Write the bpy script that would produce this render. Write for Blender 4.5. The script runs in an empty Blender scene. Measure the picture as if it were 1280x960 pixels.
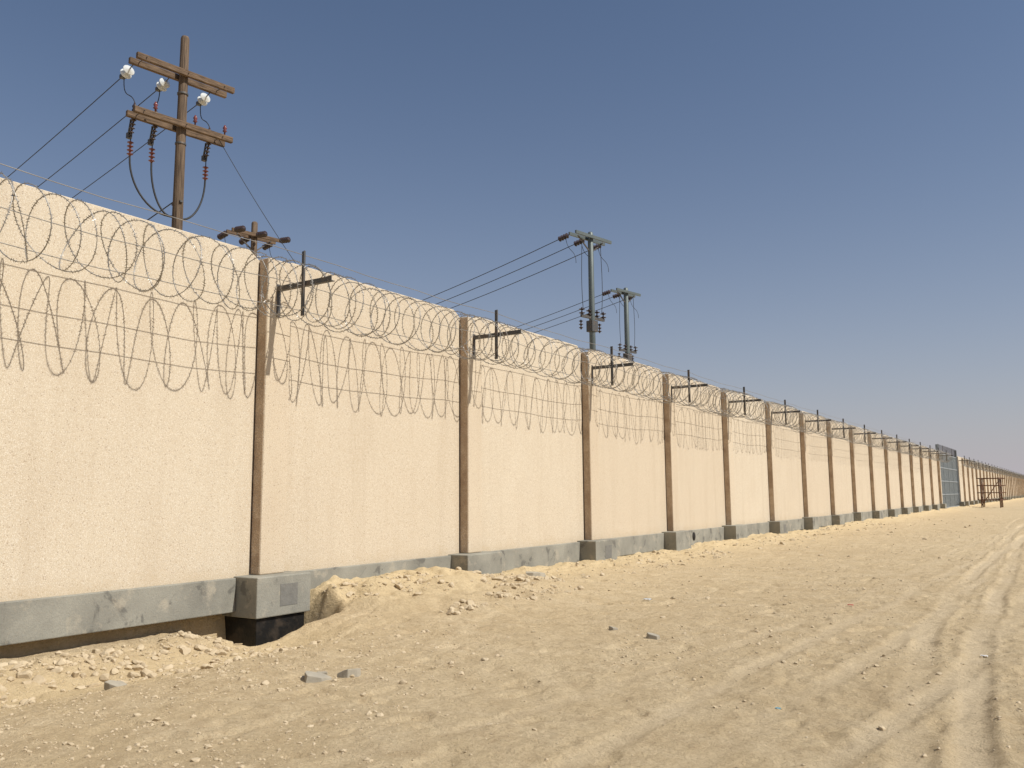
import bpy, math, random
import numpy as np
from mathutils import Vector, Matrix
random.seed(7); rng=np.random.default_rng(7)
scene=bpy.context.scene
R=math.radians

# ------------------------------------------------------------------ constants
CAMX=9.9; EYE=1.65; YAW=33.0; PITCH=7.34
S=5.0; Y0=8.38            # column spacing, first column near edge
TOP=5.24; CT=5.13; BT=.53          # panel top, column top, plinth top
SUN_EL=48.5; SUN_AZ=8.0   # azimuth from +x towards +y

def W(right,fwd):
    a=R(YAW)
    return (CAMX+right*math.cos(a)-fwd*math.sin(a), right*math.sin(a)+fwd*math.cos(a))
def horiz(deg):  # direction deg right of the camera heading
    a=R(deg-YAW); return Vector((math.sin(a),math.cos(a),0))

# ------------------------------------------------------------------ material helpers
class NT:
    def __init__(s,name,rough=.8,metal=0.0,spec=.3):
        s.m=bpy.data.materials.new(name); s.m.use_nodes=True
        s.t=s.m.node_tree; s.b=s.t.nodes['Principled BSDF']
        s.b.inputs['Roughness'].default_value=rough
        s.b.inputs['Metallic'].default_value=metal
        s.b.inputs['Specular IOR Level'].default_value=spec
        s.co=s.t.nodes.new('ShaderNodeTexCoord').outputs['Object']
    def n(s,typ,**k):
        x=s.t.nodes.new(typ)
        for a,v in k.items(): setattr(x,a,v)
        return x
    def l(s,a,b): s.t.links.new(a,b)
    def noise(s,scale,detail=4,rough=.55,vec=None,dist=0):
        x=s.n('ShaderNodeTexNoise'); x.inputs['Scale'].default_value=scale
        x.inputs['Detail'].default_value=detail; x.inputs['Roughness'].default_value=rough
        x.inputs['Distortion'].default_value=dist
        s.l(vec or s.co,x.inputs['Vector']); return x.outputs['Fac']
    def vor(s,scale,out='Distance',vec=None,feature='F1'):
        x=s.n('ShaderNodeTexVoronoi',feature=feature); x.inputs['Scale'].default_value=scale
        s.l(vec or s.co,x.inputs['Vector']); return x.outputs[out]
    def ramp(s,fac,pts):
        x=s.n('ShaderNodeValToRGB'); e=x.color_ramp.elements
        while len(e)<len(pts): e.new(.5)
        for i,(p,c) in enumerate(pts):
            e[i].position=p; e[i].color=(c,c,c,1) if not hasattr(c,'__len__') else (*c,1)
        s.l(fac,x.inputs['Fac']); return x.outputs['Color']
    def mix(s,fac,a,b,mode='MIX'):
        x=s.n('ShaderNodeMix',data_type='RGBA',blend_type=mode)
        for sock,v in ((x.inputs[0],fac),(x.inputs[6],a),(x.inputs[7],b)):
            if isinstance(v,(int,float)):
                sock.default_value=v if sock.type=='VALUE' else (v,v,v,1)
            elif isinstance(v,tuple): sock.default_value=(*v,1)
            else: s.l(v,sock)
        return x.outputs[2]
    def math(s,op,a,b=0):
        x=s.n('ShaderNodeMath',operation=op)
        for i,v in enumerate((a,b)):
            if isinstance(v,(int,float)): x.inputs[i].default_value=v
            else: s.l(v,x.inputs[i])
        return x.outputs[0]
    def mapping(s,scale):
        x=s.n('ShaderNodeMapping'); x.inputs['Scale'].default_value=scale
        s.l(s.co,x.inputs['Vector']); return x.outputs[0]
    def color(s,c):
        if isinstance(c,tuple): s.b.inputs['Base Color'].default_value=(*c,1)
        else: s.l(c,s.b.inputs['Base Color'])
    def bump(s,h,strength=.5,dist=.01,prev=None):
        x=s.n('ShaderNodeBump'); x.inputs['Strength'].default_value=strength
        x.inputs['Distance'].default_value=dist; s.l(h,x.inputs['Height'])
        if prev: s.l(prev,x.inputs['Normal'])
        s.l(x.outputs[0],s.b.inputs['Normal']); return x.outputs[0]

def wall_mat(name,base,dark):
    k=NT(name,.9)
    sep=k.n('ShaderNodeSeparateXYZ'); k.l(k.co,sep.inputs[0])
    cell=k.math('FLOOR',k.math('DIVIDE',k.math('SUBTRACT',sep.outputs[1],Y0),S))
    wn=k.n('ShaderNodeTexWhiteNoise',noise_dimensions='1D'); k.l(cell,wn.inputs['W'])
    c=k.mix(k.math('MULTIPLY',wn.outputs[0],.6),base,(base[0]*.90,base[1]*.85,base[2]*.80))
    c=k.mix(k.ramp(k.noise(.7,4),[(.35,0),(.75,.4)]),c,(base[0]*.86,base[1]*.82,base[2]*.78))
    # aggregate specks, two sizes
    d1=k.vor(32); m1=k.ramp(k.noise(17,2),[(.47,0),(.57,1)])
    f1=k.mix(1.0,k.ramp(d1,[(.19,.62),(.32,0)]),m1,'MULTIPLY')
    c=k.mix(f1,c,dark)
    d2=k.vor(75); c=k.mix(k.ramp(d2,[(.18,.65),(.38,0)]),c,(base[0]*.66,base[1]*.56,base[2]*.47))
    c=k.mix(k.ramp(k.noise(95,2),[(.50,0),(.66,.65)]),c,(.76,.70,.59))
    # faint vertical weathering + dust splash at the foot
    st=k.noise(1,4,.6,k.mapping((3,3,.25)))
    c=k.mix(k.ramp(st,[(.48,0),(.8,.3)]),c,(base[0]*.72,base[1]*.66,base[2]*.6))
    foot=k.ramp(k.math('ADD',sep.outputs[2],k.math('MULTIPLY',k.noise(3,4),.5)),[(.75,.4),(.98,0)])
    c=k.mix(foot,c,(base[0]*.82,base[1]*.74,base[2]*.62))
    k.color(c)
    k.bump(k.mix(.5,k.noise(120,2),d1),.35,.006)
    return k.m
M_panel=wall_mat('precast_panel',(.565,.480,.355),(.25,.165,.11))
M_col=wall_mat('precast_column',(.565,.472,.342),(.24,.15,.10))
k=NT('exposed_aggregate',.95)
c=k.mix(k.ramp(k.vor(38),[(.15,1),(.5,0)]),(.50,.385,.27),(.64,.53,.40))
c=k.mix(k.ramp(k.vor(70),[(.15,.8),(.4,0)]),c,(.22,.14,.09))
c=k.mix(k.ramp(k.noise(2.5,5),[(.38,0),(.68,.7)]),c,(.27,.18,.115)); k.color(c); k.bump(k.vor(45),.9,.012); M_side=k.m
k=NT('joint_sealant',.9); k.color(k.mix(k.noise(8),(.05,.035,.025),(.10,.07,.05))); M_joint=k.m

k=NT('plinth_concrete',.88)
c=k.mix(k.ramp(k.noise(1.3,5,.6),[(.35,0),(.65,1)]),(.32,.305,.25),(.21,.20,.165))
c=k.mix(k.ramp(k.noise(2.6,5,.65,dist=.6),[(.58,0),(.64,.75)]),c,(.11,.105,.09))
c=k.mix(k.ramp(k.noise(4.1,5,.6),[(.56,0),(.70,.65)]),c,(.43,.38,.29))
c=k.mix(k.ramp(k.noise(60,3),[(.4,0),(.8,.5)]),c,(.18,.17,.15))
k.color(c); k.bump(k.noise(35,5,.7),.6,.012); M_conc=k.m
k=NT('mortar_patch',.9); k.color(k.mix(k.noise(12,5),(.13,.125,.11),(.22,.21,.185))); k.bump(k.noise(30,5),.6,.01); M_patch=k.m
k=NT('bitumen',.55); k.color(k.mix(k.ramp(k.noise(5,5),[(.5,0),(.78,1)]),(.010,.009,.008),(.06,.045,.032))); k.bump(k.noise(14,5),.5,.02); M_bit=k.m
k=NT('hole_black',.9); k.color(k.mix(k.noise(8),(.01,.01,.01),(.03,.025,.02))); M_hole=k.m
k=NT('bracket_steel',.55,.3); k.color(k.mix(k.ramp(k.noise(9,5),[(.45,0),(.7,1)]),(.09,.09,.088),(.15,.115,.09))); k.bump(k.noise(60),.2,.003); M_steel=k.m
k=NT('galvanised_wire',.45,.5,.5); k.color(k.mix(k.noise(3,3),(.22,.20,.175),(.44,.42,.38))); M_wire=k.m
k=NT('cable_black',.6); k.color(k.mix(k.noise(3),(.02,.02,.022),(.05,.048,.045))); M_cable=k.m
k=NT('weathered_timber',.85)
g=k.noise(1,6,.6,k.mapping((22,22,1.2)))
k.color(k.mix(k.ramp(g,[(.35,0),(.7,1)]),(.055,.037,.025),(.20,.14,.09))); k.bump(g,.6,.01); M_wood=k.m
k=NT('crossarm_timber',.85)
g=k.noise(1,6,.6,k.mapping((6,3,30)))
k.color(k.mix(k.ramp(g,[(.35,0),(.7,1)]),(.07,.045,.027),(.22,.145,.088))); k.bump(g,.6,.01); M_arm=k.m
k=NT('galvanised_pole',.5,.4); k.color(k.mix(k.noise(2,5),(.10,.12,.115),(.17,.19,.18))); M_pole=k.m
k=NT('white_porcelain',.2,0,.6); k.color(k.mix(k.noise(6),(.66,.68,.66),(.78,.79,.76))); M_por=k.m
k=NT('brown_porcelain',.25,0,.6); k.color(k.mix(k.noise(6),(.13,.03,.025),(.22,.06,.045))); M_bpor=k.m
k=NT('dark_porcelain',.3,0,.5); k.color(k.mix(k.noise(6),(.03,.02,.02),(.07,.045,.04))); M_dpor=k.m
k=NT('gate_paint',.5,.1); k.color(k.mix(k.noise(1.5,5),(.22,.245,.25),(.31,.335,.34))); M_gate=k.m
k=NT('rusty_pipe',.8); k.color(k.mix(k.noise(5,5),(.09,.045,.028),(.20,.10,.055))); M_rust=k.m
k=NT('limestone_rubble',.95)
c=k.mix(k.noise(1.7,3),(.44,.345,.215),(.59,.485,.335)); c=k.mix(k.ramp(k.noise(9,5),[(.4,0),(.8,.6)]),c,(.33,.245,.145))
k.color(c); k.bump(k.noise(40,4),.6,.01); M_rock=k.m
k=NT('broken_concrete',.95); k.color(k.mix(k.noise(11,5),(.26,.23,.18),(.44,.39,.30))); k.bump(k.noise(45,5),.6,.008); M_slab=k.m

# sand
k=NT('desert_sand',.97,0,.1)
c=k.mix(k.ramp(k.noise(.22,5,.6),[(.3,0),(.7,1)]),(.60,.47,.288),(.52,.395,.232))
c=k.mix(k.ramp(k.noise(1.6,6,.65),[(.42,0),(.72,.75)]),c,(.64,.515,.335))
c=k.mix(k.ramp(k.noise(3.3,6,.7,dist=.4),[(.50,0),(.72,.7)]),c,(.40,.29,.165))
c=k.mix(k.ramp(k.noise(28,5,.7),[(.35,.6),(.55,0)]),c,(.41,.30,.175))
c=k.mix(k.ramp(k.vor(48),[(.10,.55),(.24,0)]),c,(.65,.54,.38))
tr=k.n('ShaderNodeAttribute',attribute_name='track').outputs['Fac']
c=k.mix(k.math('MULTIPLY',tr,.5),c,(.63,.51,.345))
be=k.n('ShaderNodeAttribute',attribute_name='spoil').outputs['Fac']
c=k.mix(k.math('MULTIPLY',be,.7),c,(.63,.49,.285))
k.color(c)
b1=k.bump(k.noise(9,7,.72),.85,.07)
b2=k.bump(k.noise(55,4,.75),.8,.015,b1)
M_sand=k.m

# ------------------------------------------------------------------ mesh builder
class B:
    def __init__(s): s.v=[]; s.f=[]; s.mi=[]; s.mats=[]; s.sm=[]
    def mat(s,m):
        if m not in s.mats: s.mats.append(m)
        return s.mats.index(m)
    def add(s,vs,fs,m,smooth=False):
        o=len(s.v); s.v+= [tuple(v) for v in vs]; i=s.mat(m)
        for f in fs: s.f.append([o+a for a in f]); s.mi.append(i); s.sm.append(smooth)
    def box(s,lo,hi,m,mat4=None):
        x0,y0,z0=lo; x1,y1,z1=hi
        vs=[Vector(p) for p in ((x0,y0,z0),(x1,y0,z0),(x1,y1,z0),(x0,y1,z0),(x0,y0,z1),(x1,y0,z1),(x1,y1,z1),(x0,y1,z1))]
        if mat4 is not None: vs=[mat4@v for v in vs]
        s.add(vs,[(0,3,2,1),(4,5,6,7),(0,1,5,4),(1,2,6,5),(2,3,7,6),(3,0,4,7)],m)
    def beam(s,a,b,w,h,m):   # rectangular bar from a to b
        a=Vector(a); b=Vector(b); d=(b-a); L=d.length; d.normalize()
        up=Vector((0,0,1)) if abs(d.z)<.95 else Vector((1,0,0))
        r=d.cross(up).normalized(); u=r.cross(d)
        vs=[a+d*t+r*(p*w/2)+u*(q*h/2) for t in (0,L) for p,q in ((-1,-1),(1,-1),(1,1),(-1,1))]
        s.add(vs,[(0,1,2,3),(7,6,5,4),(0,4,5,1),(1,5,6,2),(2,6,7,3),(3,7,4,0)],m)
    def lathe(s,a,b,prof,m,seg=12):  # prof list of (t,r) from a to b
        a=Vector(a); b=Vector(b); d=b-a; L=d.length; d.normalize()
        up=Vector((0,0,1)) if abs(d.z)<.95 else Vector((1,0,0))
        r=d.cross(up).normalized(); u=r.cross(d); vs=[]; fs=[]
        for t,rad in prof:
            for i in range(seg):
                an=2*math.pi*i/seg; vs.append(a+d*(t*L)+(r*math.cos(an)+u*math.sin(an))*rad)
        for j in range(len(prof)-1):
            for i in range(seg):
                i2=(i+1)%seg; fs.append((j*seg+i,j*seg+i2,(j+1)*seg+i2,(j+1)*seg+i))
        fs.append(tuple(range(seg-1,-1,-1))); fs.append(tuple((len(prof)-1)*seg+i for i in range(seg)))
        s.add(vs,fs,m,True)
    def cyl(s,a,b,r,m,seg=10,r2=None): s.lathe(a,b,[(0,r),(1,r if r2 is None else r2)],m,seg)
    def tube(s,pts,r,m,seg=5):
        pts=[Vector(p) for p in pts]; vs=[]; fs=[]; n=len(pts); pr=None
        for i,p in enumerate(pts):
            d=(pts[min(i+1,n-1)]-pts[max(i-1,0)]).normalized()
            if pr is None:
                up=Vector((0,0,1)) if abs(d.z)<.9 else Vector((1,0,0)); pr=d.cross(up).normalized()
            else: pr=(pr-d*pr.dot(d)).normalized()
            q=d.cross(pr)
            for j in range(seg):
                an=2*math.pi*j/seg; vs.append(p+(pr*math.cos(an)+q*math.sin(an))*r)
        for i in range(n-1):
            for j in range(seg):
                j2=(j+1)%seg; fs.append((i*seg+j,i*seg+j2,(i+1)*seg+j2,(i+1)*seg+j))
        s.add(vs,fs,m,True)
    def obj(s,name,parent=None,bevel=0):
        me=bpy.data.meshes.new(name); me.from_pydata(s.v,[],s.f)
        for m in s.mats: me.materials.append(m)
        me.polygons.foreach_set('material_index',s.mi); me.polygons.foreach_set('use_smooth',s.sm); me.update()
        o=bpy.data.objects.new(name,me); scene.collection.objects.link(o)
        if parent: o.parent=parent
        if bevel:
            bm=o.modifiers.new('bevel','BEVEL'); bm.width=bevel; bm.segments=2; bm.limit_method='ANGLE'
        return o
def empty(name):
    o=bpy.data.objects.new(name,None); scene.collection.objects.link(o); return o

# ------------------------------------------------------------------ noise
def vnoise(x,y,seed=0):
    xi=np.floor(x).astype(np.int64); yi=np.floor(y).astype(np.int64)
    fx=x-xi; fy=y-yi; fx=fx*fx*(3-2*fx); fy=fy*fy*(3-2*fy)
    def h(a,b):
        n=(a*374761393+b*668265263+seed*1442695041)&0xffffffff
        n=((n^(n>>13))*1274126177)&0xffffffff
        return ((n^(n>>16))&0xffff)/65535.0*2-1
    return (h(xi,yi)*(1-fx)+h(xi+1,yi)*fx)*(1-fy)+(h(xi,yi+1)*(1-fx)+h(xi+1,yi+1)*fx)*fy
def fbm(x,y,sc,oct=4,seed=0,g=.5):
    s=0;a=1;t=0
    for i in range(oct):
        s=s+a*vnoise(x/sc*(2**i)+17.3*i,y/sc*(2**i)+5.1*i,seed+i); t+=a; a*=g
    return s/t
def sst(a,b,x):
    t=np.clip((x-a)/(b-a),0,1); return t*t*(3-2*t)

TR=[ # (x at y=5, x at y=20, width, depth)
 (9.12,8.05,.14,.045),(9.55,8.55,.14,.042),(7.85,8.20,.12,.024),(7.25,7.55,.11,.016),
 (8.35,9.3,.12,.024),(10.9,9.9,.15,.035),(11.5,10.6,.15,.03),(6.1,7.0,.10,.011),(13.0,12.4,.2,.03),(14.6,14.0,.2,.03)]
def track_x(T,y):
    a,b=T[0],T[1]
    u=(1-np.exp(-(y-5)/9.0))
    return a+(b-a)*u/ (1-math.exp(-15/9.0)) + .12*np.sin(y*.21+a*3)+.02*np.sin(y*1.3+b)
def ground_fields(x,y):
    h=.05*fbm(x,y,7,3,1)+.022*fbm(x,y,1.3,4,2)
    near=sst(120,30,y)
    l=fbm(x,y,.38,4,3,.6); h=h+.040*l*near*(.35+.65*sst(-.3,.4,fbm(x,y,2.5,2,9)))
    h=h+.020*np.abs(fbm(x,y,.13,3,4))*near
    # scuffs and footprints
    fpn=fbm(x,y*.7,.27,2,61); h=h-.028*sst(.38,.58,fpn)*near
    # spoil heaped against the plinth
    w=sst(9.0,9.45,y)
    amp=w*(.24*np.exp(-((y-10.5)/3.0)**2)+.085+.06*fbm(x*0,y,3.1,2,6))
    edge=1.0+.35*fbm(x*0,y,1.8,2,8)+.45*np.exp(-((y-11)/3)**2)
    prof=np.exp(-(np.clip(x-.45,0,None)/(1.2*edge))**2)
    sp=prof*w
    h=h+amp*prof*(1+.6*fbm(x,y,.5,3,12))+.08*sp*np.abs(fbm(x,y,.3,3,13))
    # loose bank further out
    h=h+.14*np.exp(-((x-2.2)/.9)**2)*np.exp(-((y-11.5)/2.5)**2)*(1+fbm(x,y,.6,3,14))
    # excavated strip at the left
    l2=1-sst(7.6,9.0,y)
    tr=np.exp(-((x-1.45)/.85)**2)*l2
    h=h-.26*tr
    h=h-.11*l2*sst(.9,.3,x)*(1-sst(-.1,-.3,x))
    bank=np.exp(-((x-.5)/.4)**2)*l2
    h=h+.05*bank*np.abs(fbm(x,y,.22,3,21))*2
    # pit round the first footing
    dx=np.maximum(np.maximum(-(x+.1),x-.62),0); dy=np.maximum(np.maximum(7.75-y,y-8.95),0)
    d=np.sqrt(dx*dx+(dy*1.1)**2)+.06*fbm(x,y,.3,2,15)
    pit=sst(.55,.02,d)
    h=h*(1-pit)+(-.55)*pit
    sp=np.maximum(sp,np.maximum(tr*.8,pit*.6))
    # behind and under the wall
    back=sst(-.13,-.26,x); h=h*(1-back)+back*.14
    # wheel tracks
    tk=np.zeros_like(x)
    fade=sst(140,60,y)
    for i,T in enumerate(TR):
        xc=track_x(T,y); u=(x-xc)/T[2]
        m=np.exp(-(u*1.15)**4)
        tread=.45*np.sin(y*2*math.pi/.11+np.sign(u)*u*u*5)*np.exp(-(u*1.3)**4)*(y<14)
        brk=.3+.7*sst(-.45,.2,fbm(x*0+i*7,y,2.2,3,31+i))
        h=h*(1-.55*m*fade*brk)+fade*brk*T[3]*(-.8*m+.16*tread+.5*np.exp(-((np.abs(u)-1.25)/.33)**2)*(.6+.9*fbm(x,y,.25,2,77)))
        tk=np.maximum(tk,m*brk*fade*min(1,T[3]/.03))
    return h,tk,sp
def gz(x,y):
    return float(ground_fields(np.array([float(x)]),np.array([float(y)]))[0][0])

def axis(f0,f1,step,lo,hi,g):
    a=list(np.arange(f0,f1,step)); s=step; x=a[-1]
    while x<hi: s*=g; x+=s; a.append(x)
    s=step; x=a[0]; pre=[]
    while x>lo: s*=1.25; x-=s; pre.append(x)
    return np.array(pre[::-1]+a)
xs=axis(-.5,10.6,.028,-2500,2500,1.06); ys=axis(2.2,13,.028,-2500,4000,1.010)
X,Y=np.meshgrid(xs,ys); hz,tk,sp=ground_fields(X.ravel(),Y.ravel())
nx,ny=len(xs),len(ys)
co=np.stack([X.ravel(),Y.ravel(),hz],1)
ii=(np.arange(ny-1)[:,None]*nx+np.arange(nx-1)[None,:]).ravel()
quads=np.stack([ii,ii+1,ii+1+nx,ii+nx],1)
me=bpy.data.meshes.new('ground'); me.vertices.add(len(co)); me.vertices.foreach_set('co',co.ravel())
me.loops.add(quads.size); me.loops.foreach_set('vertex_index',quads.ravel())
me.polygons.add(len(quads)); me.polygons.foreach_set('loop_start',np.arange(0,quads.size,4))
me.polygons.foreach_set('use_smooth',np.ones(len(quads),bool))
me.update(calc_edges=True); me.validate()
for nm,arr in (('track',tk),('spoil',sp)):
    at=me.attributes.new(nm,'FLOAT','POINT'); at.data.foreach_set('value',arr.astype(np.float32))
me.materials.append(M_sand)
scene.collection.objects.link(bpy.data.objects.new('ground',me))

# ------------------------------------------------------------------ rocks
import bmesh
def icos(n):
    bm=bmesh.new(); bmesh.ops.create_icosphere(bm,subdivisions=n,radius=1); v=np.array([q.co[:] for q in bm.verts]); f=[[a.index for a in q.verts] for q in bm.faces]; bm.free(); return v,f
IV,IF=icos(1); IV2,IF2=icos(2)
def rock(b,x,y,size,m,flat=.6,hi=False,sink=.4,z=None):
    V0,F0=(IV2,IF2) if hi else (IV,IF)
    V=V0.copy()
    for _ in range(9 if hi else 5):   # chop with random planes -> angular stone
        n=rng.normal(size=3); n/=np.linalg.norm(n); d=rng.uniform(.45,.85)
        ex=np.clip(V@n-d,0,None); V=V-ex[:,None]*n
    V*=np.array([rng.uniform(.7,1.2),rng.uniform(.7,1.2),flat*rng.uniform(.7,1.2)])*size
    a=rng.uniform(0,6.28); c,s=math.cos(a),math.sin(a); t=rng.normal()*.25; ct,st_=math.cos(t),math.sin(t)
    V=V@np.array([[1,0,0],[0,ct,-st_],[0,st_,ct]]).T@np.array([[c,-s,0],[s,c,0],[0,0,1]]).T
    zz=gz(x,y) if z is None else z
    V+=np.array([x,y,zz+size*flat*(.5-sink)])
    b.add(V.tolist(),F0,m)
b=B()
# pebbles everywhere (clustered)
N=12000
px=rng.uniform(.1,12,N*3); py=2.5+rng.exponential(9,N*3)
dens=sst(-.2,.5,fbm(px,py,1.6,4,41))*.9+.06
_,tkp,spp=ground_fields(px,py)
keep=(rng.uniform(size=N*3)<dens*(1-.9*tkp)*np.clip(1.15-px*.07,.3,1))&(py<45)
px,py=px[keep][:N],py[keep][:N]; pz=ground_fields(px,py)[0]
sz=.004+rng.exponential(.005,len(px)); sz=np.minimum(sz,.032)*(1+py*.02)
for x,y,z,s_ in zip(px,py,pz,sz): rock(b,x,y,s_,M_rock,.65,z=z)
b.obj('gravel')
b=B()
# rubble on the spoil heap and the excavated bank
def scat(n,x0,x1,y0,y1,s0,s1,pw=2.2,m=M_rock,cx=None):
    X_=rng.uniform(x0,x1,n); Y_=rng.uniform(y0,y1,n); k_=fbm(X_,Y_,.7,3,55)>-.15
    X_,Y_=X_[k_],Y_[k_]; Z_=ground_fields(X_,Y_)[0]
    for x,y,z in zip(X_,Y_,Z_):
        s=s0+(s1-s0)*rng.uniform()**(pw*2)
        rock(b,x,y,s,m,.7,hi=s>.05,z=z)
scat(1300,.45,2.9,9.4,14,.010,.09,1.9)
scat(600,.45,2.2,14,24,.010,.08)
scat(400,.5,2.5,24,48,.02,.10)
scat(1500,.1,2.1,3.0,7.9,.010,.085,2.0)
scat(350,2.5,5.5,5,16,.010,.06,3)
scat(110,3,9,4,20,.010,.045,3)
scat(200,.3,7,20,60,.02,.10,3)
b.obj('rubble')
b=B()
def slab(x,y,sx,sy,h,rot):
    z=gz(x,y); n=7; pts=[]
    for i in range(n):
        a=2*math.pi*i/n+rng.uniform(-.35,.35); r_=rng.uniform(.75,1.15); pts.append((math.cos(a)*sx*r_,math.sin(a)*sy*r_))
    c,s=math.cos(rot),math.sin(rot); P=[(x+c*p-s*q,y+s*p+c*q) for p,q in pts]; tl=rng.uniform(-.3,.3)
    J=[rng.uniform(.75,1.0) for _ in range(n)]
    vs=[(p,q,z-.03+(p-x)*tl) for p,q in P]+[(x+(p-x)*j,y+(q-y)*j,z+h*rng.uniform(.7,1.1)+(p-x)*tl) for (p,q),j in zip(P,J)]+[(x,y,z+h)]
    b.add(vs,[tuple(range(n-1,-1,-1))]+[(n+i,n+(i+1)%n,2*n) for i in range(n)]+[(i,(i+1)%n,n+(i+1)%n,n+i) for i in range(n)],M_slab)
slab(4.08,5.70,.14,.08,.05,.5); slab(4.22,5.98,.12,.09,.06,1.1); slab(3.95,5.9,.07,.05,.03,.2)
slab(2.2,5.0,.14,.09,.05,.3); slab(1.35,13.9,.24,.13,.09,.7); slab(5.75,9.3,.09,.07,.05,.2); slab(5.1,9.6,.07,.05,.04,.9)
b.obj('broken_concrete_pieces',None,.006)
# small bits of litter
def litter(name,x,y,col,s):
    k=NT(name+'_plastic',.5); k.color(k.mix(k.noise(20),col,tuple(q*.7 for q in col)))
    bb=B(); z=gz(x,y); n=6; vs=[];
    for i in range(n):
        for j in range(n):
            vs.append((x+(i/5-.5)*s*1.4,y+(j/5-.5)*s+.1*s*math.sin(i),z+.012+.25*s*abs(math.sin(i*1.9+j*1.3))))
    bb.add(vs,[(i*n+j,(i+1)*n+j,(i+1)*n+j+1,i*n+j+1) for i in range(n-1) for j in range(n-1)],k.m); bb.obj(name)
litter('plastic_scrap',7.0,13.6,(.5,.08,.06),.06); litter('plastic_wrapper',7.85,6.9,(.12,.36,.45),.03)
litter('paper_scrap',9.0,10.2,(.7,.68,.64),.05); litter('paper_scrap',9.3,12.9,(.7,.68,.64),.07); litter('plastic_bottle_scrap',4.2,12.6,(.6,.62,.62),.09)

# ------------------------------------------------------------------ wall
NMAX=90
RUNS=[(-5,15),(18,NMAX)]      # gate opening between column 15 and 18
wall=empty('perimeter_wall')
bp,bc,bb_,bf,bk,bj=B(),B(),B(),B(),B(),B()
CW=.45; PR=.20
for (n0,n1) in RUNS:
    for n in range(n0,n1+1):
        y=Y0+n*S
        jz=rng.normal()*.012
        bc.box((-.16,y,BT+.02),(PR,y+CW,CT+jz),M_col)
        # rough, unfaced flank of the column and the open joint beside it
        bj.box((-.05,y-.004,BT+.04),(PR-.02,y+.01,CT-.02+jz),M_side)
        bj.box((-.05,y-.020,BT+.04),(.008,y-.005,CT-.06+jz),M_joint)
        # footing pedestal
        f0=-.36+rng.normal()*.03; f1=.74+rng.normal()*.03; fp=.46+rng.normal()*.015
        ft=BT+.03+rng.normal()*.012
        bf.box((-.3,y+f0,.0),(fp,y+f1,ft),M_conc)
        bf.box((-.25,y+f0+.05,-.75),(fp-.05,y+f1-.06,-.003),M_bit)
        if n in (0,2,5,9,12) or (n>18 and n%4==0):
            a=y+.12; bk.box((fp-.02,a,.13),(fp+.004,a+.32,.43),M_patch)
        if n==n1: continue
        y1=y+S
        bb_.box((-.24,y+f1-.05,.07),(.07,y1-.30,BT+rng.normal()*.004),M_conc)
        # panel with chamfered shoulders
        a=y+CW-.07; e=y1+.07; t=TOP+rng.normal()*.012; xo=rng.normal()*.006
        prof=[(a,BT-.02),(e,BT-.02),(e,t-.17),(e-.26,t),(a+.26,t),(a,t-.17)]
        xf,xb=.0+xo,-.13+xo; m=len(prof)
        vs=[(xf,p,z) for p,z in prof]+[(xb,p,z) for p,z in prof]
        bp.add(vs,[tuple(range(m)),tuple(range(2*m-1,m-1,-1))]+[(i,m+i,m+(i+1)%m,(i+1)%m) for i in range(m)],M_panel)
        if n==3:   # three sleeve openings in the plinth
            for q in range(3):
                yy=y+1.15+q*.36
                bk.cyl((.05,yy,.34),(.074,yy,.34),.13,M_hole,16)
bp.obj('panels',wall,.014); bc.obj('columns',wall,.018); bj.obj('column_flanks_and_joints',wall); bb_.obj('plinth_beams',wall,.012); bf.obj('footings',wall,.015); bk.obj('sleeves_and_patches',wall)

# ------------------------------------------------------------------ brackets + razor wire
ARMZ=4.72; CX=.76; CZ=4.58
bra=B()
for (n0,n1) in RUNS:
    for n in range(n0,n1+1):
        y=Y0+n*S+.17+rng.normal()*.02; t=rng.normal()*.012; dz=rng.normal()*.012; z0=ARMZ+dz
        bra.box((PR-.002,y-.035,z0-.42),(PR+.010,y+.035,z0+.07),M_steel)
        bra.box((PR+.011,y-.03,z0-.035),(PR+1.12,y+.03,z0-.025),M_steel)
        bra.box((PR+.011,y-.042,z0-.035),(PR+1.12,y-.0305,z0+.035),M_steel)
        T=Matrix.Translation((CX,y,z0))@Matrix.Rotation(t,4,'X')@Matrix.Rotation(rng.normal()*.015,4,'Y')
        bra.box((-.03,-.052,-.48),(.03,-.043,.48),M_steel,T)
        bra.box((.0305,-.075,-.48),(.038,-.043,.48),M_steel,T)
bra.obj('bracket_arms',wall)

rw=empty('razor_wire_coil')
def coil(y0,y1,hand,ph):
    # hand-stretched concertina: every loop gets its own spacing, size, tilt and droop
    pts=[]; pitch=.47; y=y0; th=ph
    K=int((y1-y0)/pitch)+40
    J=rng.normal(size=(K,5))
    while y<y1:
        st=24 if y<35 else (16 if y<90 else 10)
        th+=2*math.pi/st
        u=th/(2*math.pi); i=int(u)%(K-1); f=u-int(u); f=f*f*(3-2*f)
        j=J[i]*(1-f)+J[i+1]*f
        y+=pitch/st*(1+.28*float(np.clip(j[0],-1.8,1.8)))
        fr=((y-Y0-.2)%S)/S; sag=.06*4*fr*(1-fr)
        r=.40+.022*j[1]
        lean=(.08+.07*j[2])*math.cos(th)+.05*j[3]*math.sin(th)
        pts.append((CX+r*(1+.05*j[4])*math.sin(th)*hand,y+lean,CZ-sag+.018*j[3]-r*math.cos(th)))
    return pts
bw=B()
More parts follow.
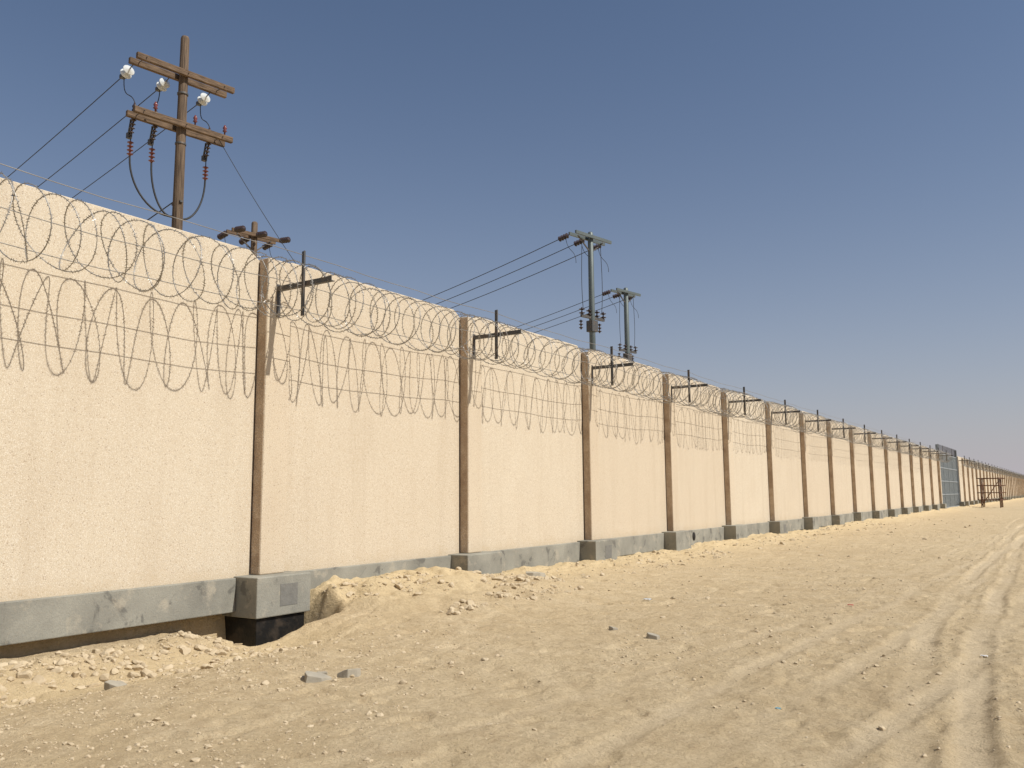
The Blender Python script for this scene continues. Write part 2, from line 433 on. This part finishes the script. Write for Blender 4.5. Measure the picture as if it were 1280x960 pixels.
for (a,e) in ((Y0-4*S,Y0+15*S+.4),(Y0+18*S,Y0+60*S)):
    for hand in (1,-1):
        P=coil(a,e,hand,0); bw.tube(P,.0060,M_wire,4)
        if a<20:
            for i in range(len(P)-1):
                if P[i][1]>42: break
                p=Vector(P[i]); q=Vector(P[i+1])
                for t in (.2,.5,.8):
                    c_=p.lerp(q,t); d=(q-p).normalized(); u=Vector(rng.normal(size=3)); u=(u-d*u.dot(d)).normalized()
                    bw.add([c_-u*.028-d*.014,c_-d*.008,c_+u*.028+d*.014,c_+d*.008],[(0,1,2,3)],M_wire)
bw.obj('coil',rw)
bs=B()
for (a,e) in ((-4,15),(18,60)):
    for (x_,z_,sg) in ((CX,ARMZ+.41,.03),(CX,ARMZ-.04,.05),(CX+.0,ARMZ-.42,.04)):
        pts=[]
        for n in range(a,e):
            for j in range(8):
                f=j/8; pts.append((x_+.02*math.sin(n*3+f*5),Y0+.2+(n+f)*S,z_-sg*4*f*(1-f)+.01*math.sin(n*7+j*2)))
        bs.tube(pts,.0055,M_wire,4)
bs.obj('line_wires',rw)

# ------------------------------------------------------------------ gate
gt=empty('metal_gate'); b=B()
ga,ge=Y0+15*S+.55,Y0+18*S-.06
for yy in (ga+.08,ge-.1): b.box((-.1,yy-.09,-.1),(.12,yy+.09,5.75),M_gate)
nl=4; wl=(ge-ga-.4)/nl
for i in range(nl):
    y0_=ga+.2+i*wl; y1_=y0_+wl-.06
    b.box((-.01,y0_+.06,.20),(.004,y1_-.06,5.0),M_gate)
    for z in (.12,1.3,2.5,3.7,4.95): b.box((-.04,y0_+.085,z),(.05,y1_-.085,z+.09),M_gate)
    for yy in (y0_,y1_-.08): b.box((-.045,yy,.1),(.06,yy+.08,5.12),M_gate)
    j=0
    while y0_+.1+j*.11<y1_-.1:
        b.box((.0045,y0_+.1+j*.11,.215),(.02,y0_+.14+j*.11,4.94),M_gate); j+=1
    for q in range(5):
        yy=y0_+.1+q*(wl-.25)/4; b.beam((0,yy,5.05),(.05,yy,5.8),.05,.05,M_steel)
b.obj('leaves_and_posts',gt)

# ------------------------------------------------------------------ rusty rack
rk=empty('rusty_pipe_rack'); b=B(); fx,fy=2.2,96.0
for dx in (0,1.6):
    for dy in (0,1.6,3.2): b.cyl((fx+dx,fy+dy,-.1),(fx+dx,fy+dy,2.9),.045,M_rust,8)
for z in (.7,1.4,2.1,2.8):
    for dx in (0,1.6): b.cyl((fx+dx,fy-.2,z),(fx+dx,fy+3.5,z),.04,M_rust,8)
    for dy in (0,1.6,3.2): b.cyl((fx-.3,fy+dy,z+.06),(fx+2.0,fy+dy,z+.06),.04,M_rust,8)
b.cyl((fx,fy,.2),(fx+1.6,fy,2.6),.04,M_rust,8); b.cyl((fx,fy,0.2),(fx,fy+3.2,2.6),.04,M_rust,8)
b.obj('frame',rk)

# ------------------------------------------------------------------ utility poles
def insul(b,a,d,n,r,m,L=None):
    """string of n discs starting at a along d"""
    a=Vector(a); d=Vector(d).normalized(); L=L or n*.15
    prof=[(0,.02)]
    for i in range(n):
        t0=(i+.15)/n; t1=(i+.45)/n; t2=(i+.62)/n
        prof+=[(t0,.03),(t1-.08/n,r*.95),(t1,r),(t2,.045),((i+.95)/n,.025)]
    b.lathe(a,a+d*L,prof,m,14); return a+d*L
def sagwire(b,p,q,sag,r,m,n=24):
    p=Vector(p); q=Vector(q)
    b.tube([p.lerp(q,i/n)-Vector((0,0,sag*4*(i/n)*(1-i/n))) for i in range(n+1)],r,m,5)
def bez(p0,p1,p2,p3,n=14):
    p0,p1,p2,p3=map(Vector,(p0,p1,p2,p3)); return [p0*(1-t)**3+p1*3*t*(1-t)**2+p2*3*t*t*(1-t)+p3*t**3 for t in [i/n for i in range(n+1)]]
def zat(py,fwd):   # height for a given angular elevation at horizontal distance fwd
    up=480-py; return EYE+fwd*(up*.9918+136.96)/(1063.2-up*.1278)
def wpt(px,py,fwd):
    up=480-py; fh=1063.2-up*.1278; return W((px-640)/fh*fwd,fwd)

F1=24.0
P1=empty('timber_utility_pole'); b=B()
x0,y0=wpt(229,160,F1); zt=zat(43,F1)
b.lathe((x0,y0,-.5),(x0,y0,zt),[(0,.18),(.6,.155),(.995,.125),(1,.10)],M_wood,16)
A=horiz(42); L=horiz(-50)   # arm direction, line direction
zc1=zat(92,F1); zc2=zat(156,F1)
c=Vector((x0,y0,0)); Z=lambda z:Vector((0,0,z))
for zc in (zc1,zc2):
    for sgn in (-1,1):
        o=c+L*(sgn*.22)+Z(zc); b.beam(o-A*1.50,o+A*1.50,.12,.17,M_arm)
    for t in (-1.25,0,1.15):
        o=c+A*t+Z(zc); b.cyl(o-L*.34,o+L*.34,.014,M_steel,6)
for z in (zc1-.6,zc2-.55): b.cyl(c+Z(z),c+Z(z+.06),.16,M_steel,14)
b.obj('pole_and_crossarms',P1,.008)
b=B()
ends=[]
for t in (-1.32,-.25,1.05):
    p=c+A*t+L*.28+Z(zc1); q=p+L*.26-Z(.08); b.cyl(p,q,.018,M_steel,6)
    e=insul(b,q,(q-p),2,.17,M_por,.36); ends.append(e)
    e2=e+L*.20; b.cyl(e,e2,.035,M_steel,8); b.box((-.07,-.07,-.05),(.07,.07,.05),M_steel,Matrix.Translation(e+L*.08))
    far=e+L*55+Z(-2.0); sagwire(b,e2,far,1.2,.014,M_cable,30)
b.obj('strain_insulators_and_lines',P1)
b=B()
tts=[-1.25,-.62,1.05]
for i,t in enumerate(tts):
    base=c+A*t+L*.30+Z(zc2)
    b.lathe(base-Z(.02),base+Z(.42),[(0,.03),(.2,.03),(.25,.065),(.35,.045),(.5,.07),(.6,.045),(.75,.07),(.85,.04),(1,.02)],M_dpor,10)
    a_=base-Z(.05); e_=a_+L*.14-Z(.45); b.beam(a_-L*.1,a_+L*.2,.05,.04,M_steel)
    insul(b,a_,e_-a_,4,.085,M_dpor,.46); b.cyl(a_+L*.17,e_+L*.15+Z(.05),.03,M_steel,8)
    b.beam(e_-L*.04,e_+L*.2,.05,.04,M_steel)
    b.box((-.06,-.06,-.08),(.06,.06,.08),M_steel,Matrix.Translation(e_+L*.1))
    s0=e_-Z(.05)
    drop=[.38,.42,.62][i]
    b.tube([e_,s0-Z(drop*.5),s0-Z(drop)],.016,M_cable)
    h0=s0-Z(drop*.35); insul(b,h0,(0,0,-1),4,.09,M_bpor,.46)
    bot=h0-Z(.46); tgt=c+L*.16+Z(zat(266,F1))
    b.tube(bez(bot,bot-Z(.9),tgt+Vector(((bot-tgt).x*.5,(bot-tgt).y*.5,-.15)),tgt),.03,M_cable,6)
    e=ends[i]; b.tube(bez(e,e-Z(.8)+L*.05,base+Z(.9)+L*.25,base+Z(.42)),.014,M_cable,5)
b.cyl(c+L*.16-Z(.4),c+L*.16+Z(zat(262,F1)),.055,M_cable,8)
b.beam(c-L*.2+Z(zat(250,F1)),c+L*.3+Z(zat(250,F1)),.08,.06,M_steel)
for t in (-.9,.3,1.25):
    base=c+A*t-L*.22+Z(zc2+.085); b.lathe(base,base+Z(.32),[(0,.02),(.3,.025),(.4,.07),(.55,.035),(.7,.065),(1,.02)],M_bpor,10)
sagwire(b,c+A*1.2+Z(zc2),c+A*3.9-L*1.5+Z(zat(310,F1)-1.0),.15,.010,M_cable)
sagwire(b,c+Z(zat(245,F1)),c+L*50+Z(zat(245,F1)-3.5),1.0,.018,M_cable,30)
b.obj('cutouts_cables_and_jumpers',P1)

def pole(name,px,topy,fwd,rad,wood,arms,lines,armdir,linedir,low=None,half=1.1,nd=4):
    P=empty(name); b=B(); x0,y0=wpt(px,topy+50,fwd); zt=zat(topy,fwd); c=Vector((x0,y0,0))
    mp=M_wood if wood else M_pole; ma=M_arm if wood else M_pole
    b.lathe((x0,y0,-.5),(x0,y0,zt),[(0,rad*1.35),(.995,rad),(1,rad*.7)],mp,14)
    A=horiz(armdir); L=horiz(linedir)
    for dz in arms:
        z=zt-dz
        for sg in (-1,1):
            b.beam(c+L*(sg*(rad+.07))+Z(z)-A*half,c+L*(sg*(rad+.07))+Z(z)+A*half,.08,.14,ma)
        b.beam(c+Z(z-.7),c+A*half*.7+Z(z-.05),.05,.05,M_steel); b.beam(c+Z(z-.7),c-A*half*.7+Z(z-.05),.05,.05,M_steel)
    b.obj('pole_and_crossarms',P)
    b=B(); z=zt-arms[0]
    for t in (-.92*half,-.05*half,.92*half):
        for sg,run in lines:
            p=c+A*t+L*(sg*(rad+.1))+Z(z); q=p+L*(sg*.12)+Z(-.03)
            b.cyl(p,q,.016,M_steel,6); e=insul(b,q,L*sg+Z(-.12),nd,.13,M_dpor,nd*.15)
            if run: sagwire(b,e,e+L*(sg*run)+Z(-1.0),run*run*.0006,.018,M_cable,26)
        b.tube(bez(c+A*t+L*.5+Z(z-.08),c+A*t+L*.4+Z(z-.9),c+A*t-L*.1+Z(z-.7),c+A*t-L*.1+Z(z-1.4)),.012,M_cable,5)
    if low:
        zl=zat(low,fwd)
        b.beam(c-A*.75+Z(zl),c+A*.85+Z(zl),.10,.12,M_steel)
        for t in (-.7,-.2,.35,.8):
            insul(b,c+A*t+Z(zl+.05),(0,0,1),2,.14,M_dpor,.34)
        for t in (-.6,.1,.7):
            insul(b,c+A*t+L*.15+Z(zl-.15),(0,0,-1),3,.10,M_dpor,.45)
            b.tube(bez(c+A*t+Z(z-.1),c+A*t*1.1+Z(z-1.6),c+A*(t*1.2)+Z(zl+1.5),c+A*t+Z(zl+.3)),.014,M_cable,5)
        b.beam(c-A*.2+Z(zl-.4),c+A*.2+Z(zl-.4),.35,.5,M_steel)
    b.obj('insulators_and_lines',P)
pole('timber_utility_pole',318,275,35,.13,True,[.62],[(1,0),(-1,0)],42,-50,half=1.15,nd=4)
pole('steel_utility_pole',740,291,38,.125,False,[.28],[(1,48)],45,-44,low=398,half=1.25)
pole('steel_utility_pole',784,361,50,.14,False,[.3],[(1,50)],45,-44,low=440,half=1.15)

# ------------------------------------------------------------------ light, sky, camera
az=R(SUN_AZ); el=R(SUN_EL)
sd=Vector((math.cos(el)*math.cos(az),math.cos(el)*math.sin(az),math.sin(el)))
sl=bpy.data.lights.new('sun','SUN'); sl.energy=5.0; sl.angle=R(.5); sl.color=(1,.965,.90)
so=bpy.data.objects.new('sun',sl); scene.collection.objects.link(so); so.rotation_euler=sd.to_track_quat('Z','Y').to_euler()
w=bpy.data.worlds.new('World'); scene.world=w; w.use_nodes=True; t=w.node_tree; bg=t.nodes['Background']
sky=t.nodes.new('ShaderNodeTexSky'); sky.sky_type='NISHITA'; sky.sun_disc=False
sky.sun_elevation=el; sky.sun_rotation=R(90-SUN_AZ); sky.air_density=1.0; sky.dust_density=.9; sky.ozone_density=3.5; sky.altitude=0
# airborne dust: thickens towards the horizon
tc=t.nodes.new('ShaderNodeTexCoord'); sp_=t.nodes.new('ShaderNodeSeparateXYZ'); t.links.new(tc.outputs['Generated'],sp_.inputs[0])
mx=t.nodes.new('ShaderNodeMath'); mx.operation='MAXIMUM'; mx.inputs[1].default_value=0; t.links.new(sp_.outputs[2],mx.inputs[0])
m1=t.nodes.new('ShaderNodeMath'); m1.operation='MULTIPLY'; m1.inputs[1].default_value=-6.3; t.links.new(mx.outputs[0],m1.inputs[0])
m2=t.nodes.new('ShaderNodeMath'); m2.operation='EXPONENT'; t.links.new(m1.outputs[0],m2.inputs[0])
m3=t.nodes.new('ShaderNodeMath'); m3.operation='MULTIPLY'; m3.inputs[1].default_value=.97; t.links.new(m2.outputs[0],m3.inputs[0])
mi=t.nodes.new('ShaderNodeMix'); mi.data_type='RGBA'; t.links.new(m3.outputs[0],mi.inputs[0]); t.links.new(sky.outputs[0],mi.inputs[6]); mi.inputs[7].default_value=(5.7,5.3,5.75,1)
t.links.new(mi.outputs[2],bg.inputs['Color']); bg.inputs['Strength'].default_value=.085

cam=bpy.data.cameras.new('camera'); co_=bpy.data.objects.new('camera',cam); scene.collection.objects.link(co_)
cam.sensor_width=36; cam.lens=36*1072/1280; cam.clip_end=6000; cam.clip_start=.1
co_.location=(CAMX,0,EYE)
co_.rotation_euler=(Matrix.Rotation(R(YAW),3,'Z')@Matrix.Rotation(R(90+PITCH),3,'X')@Matrix.Rotation(R(-.45),3,'Z')).to_euler()
scene.camera=co_
scene.view_settings.view_transform='Standard'; scene.view_settings.look='None'; scene.view_settings.exposure=0
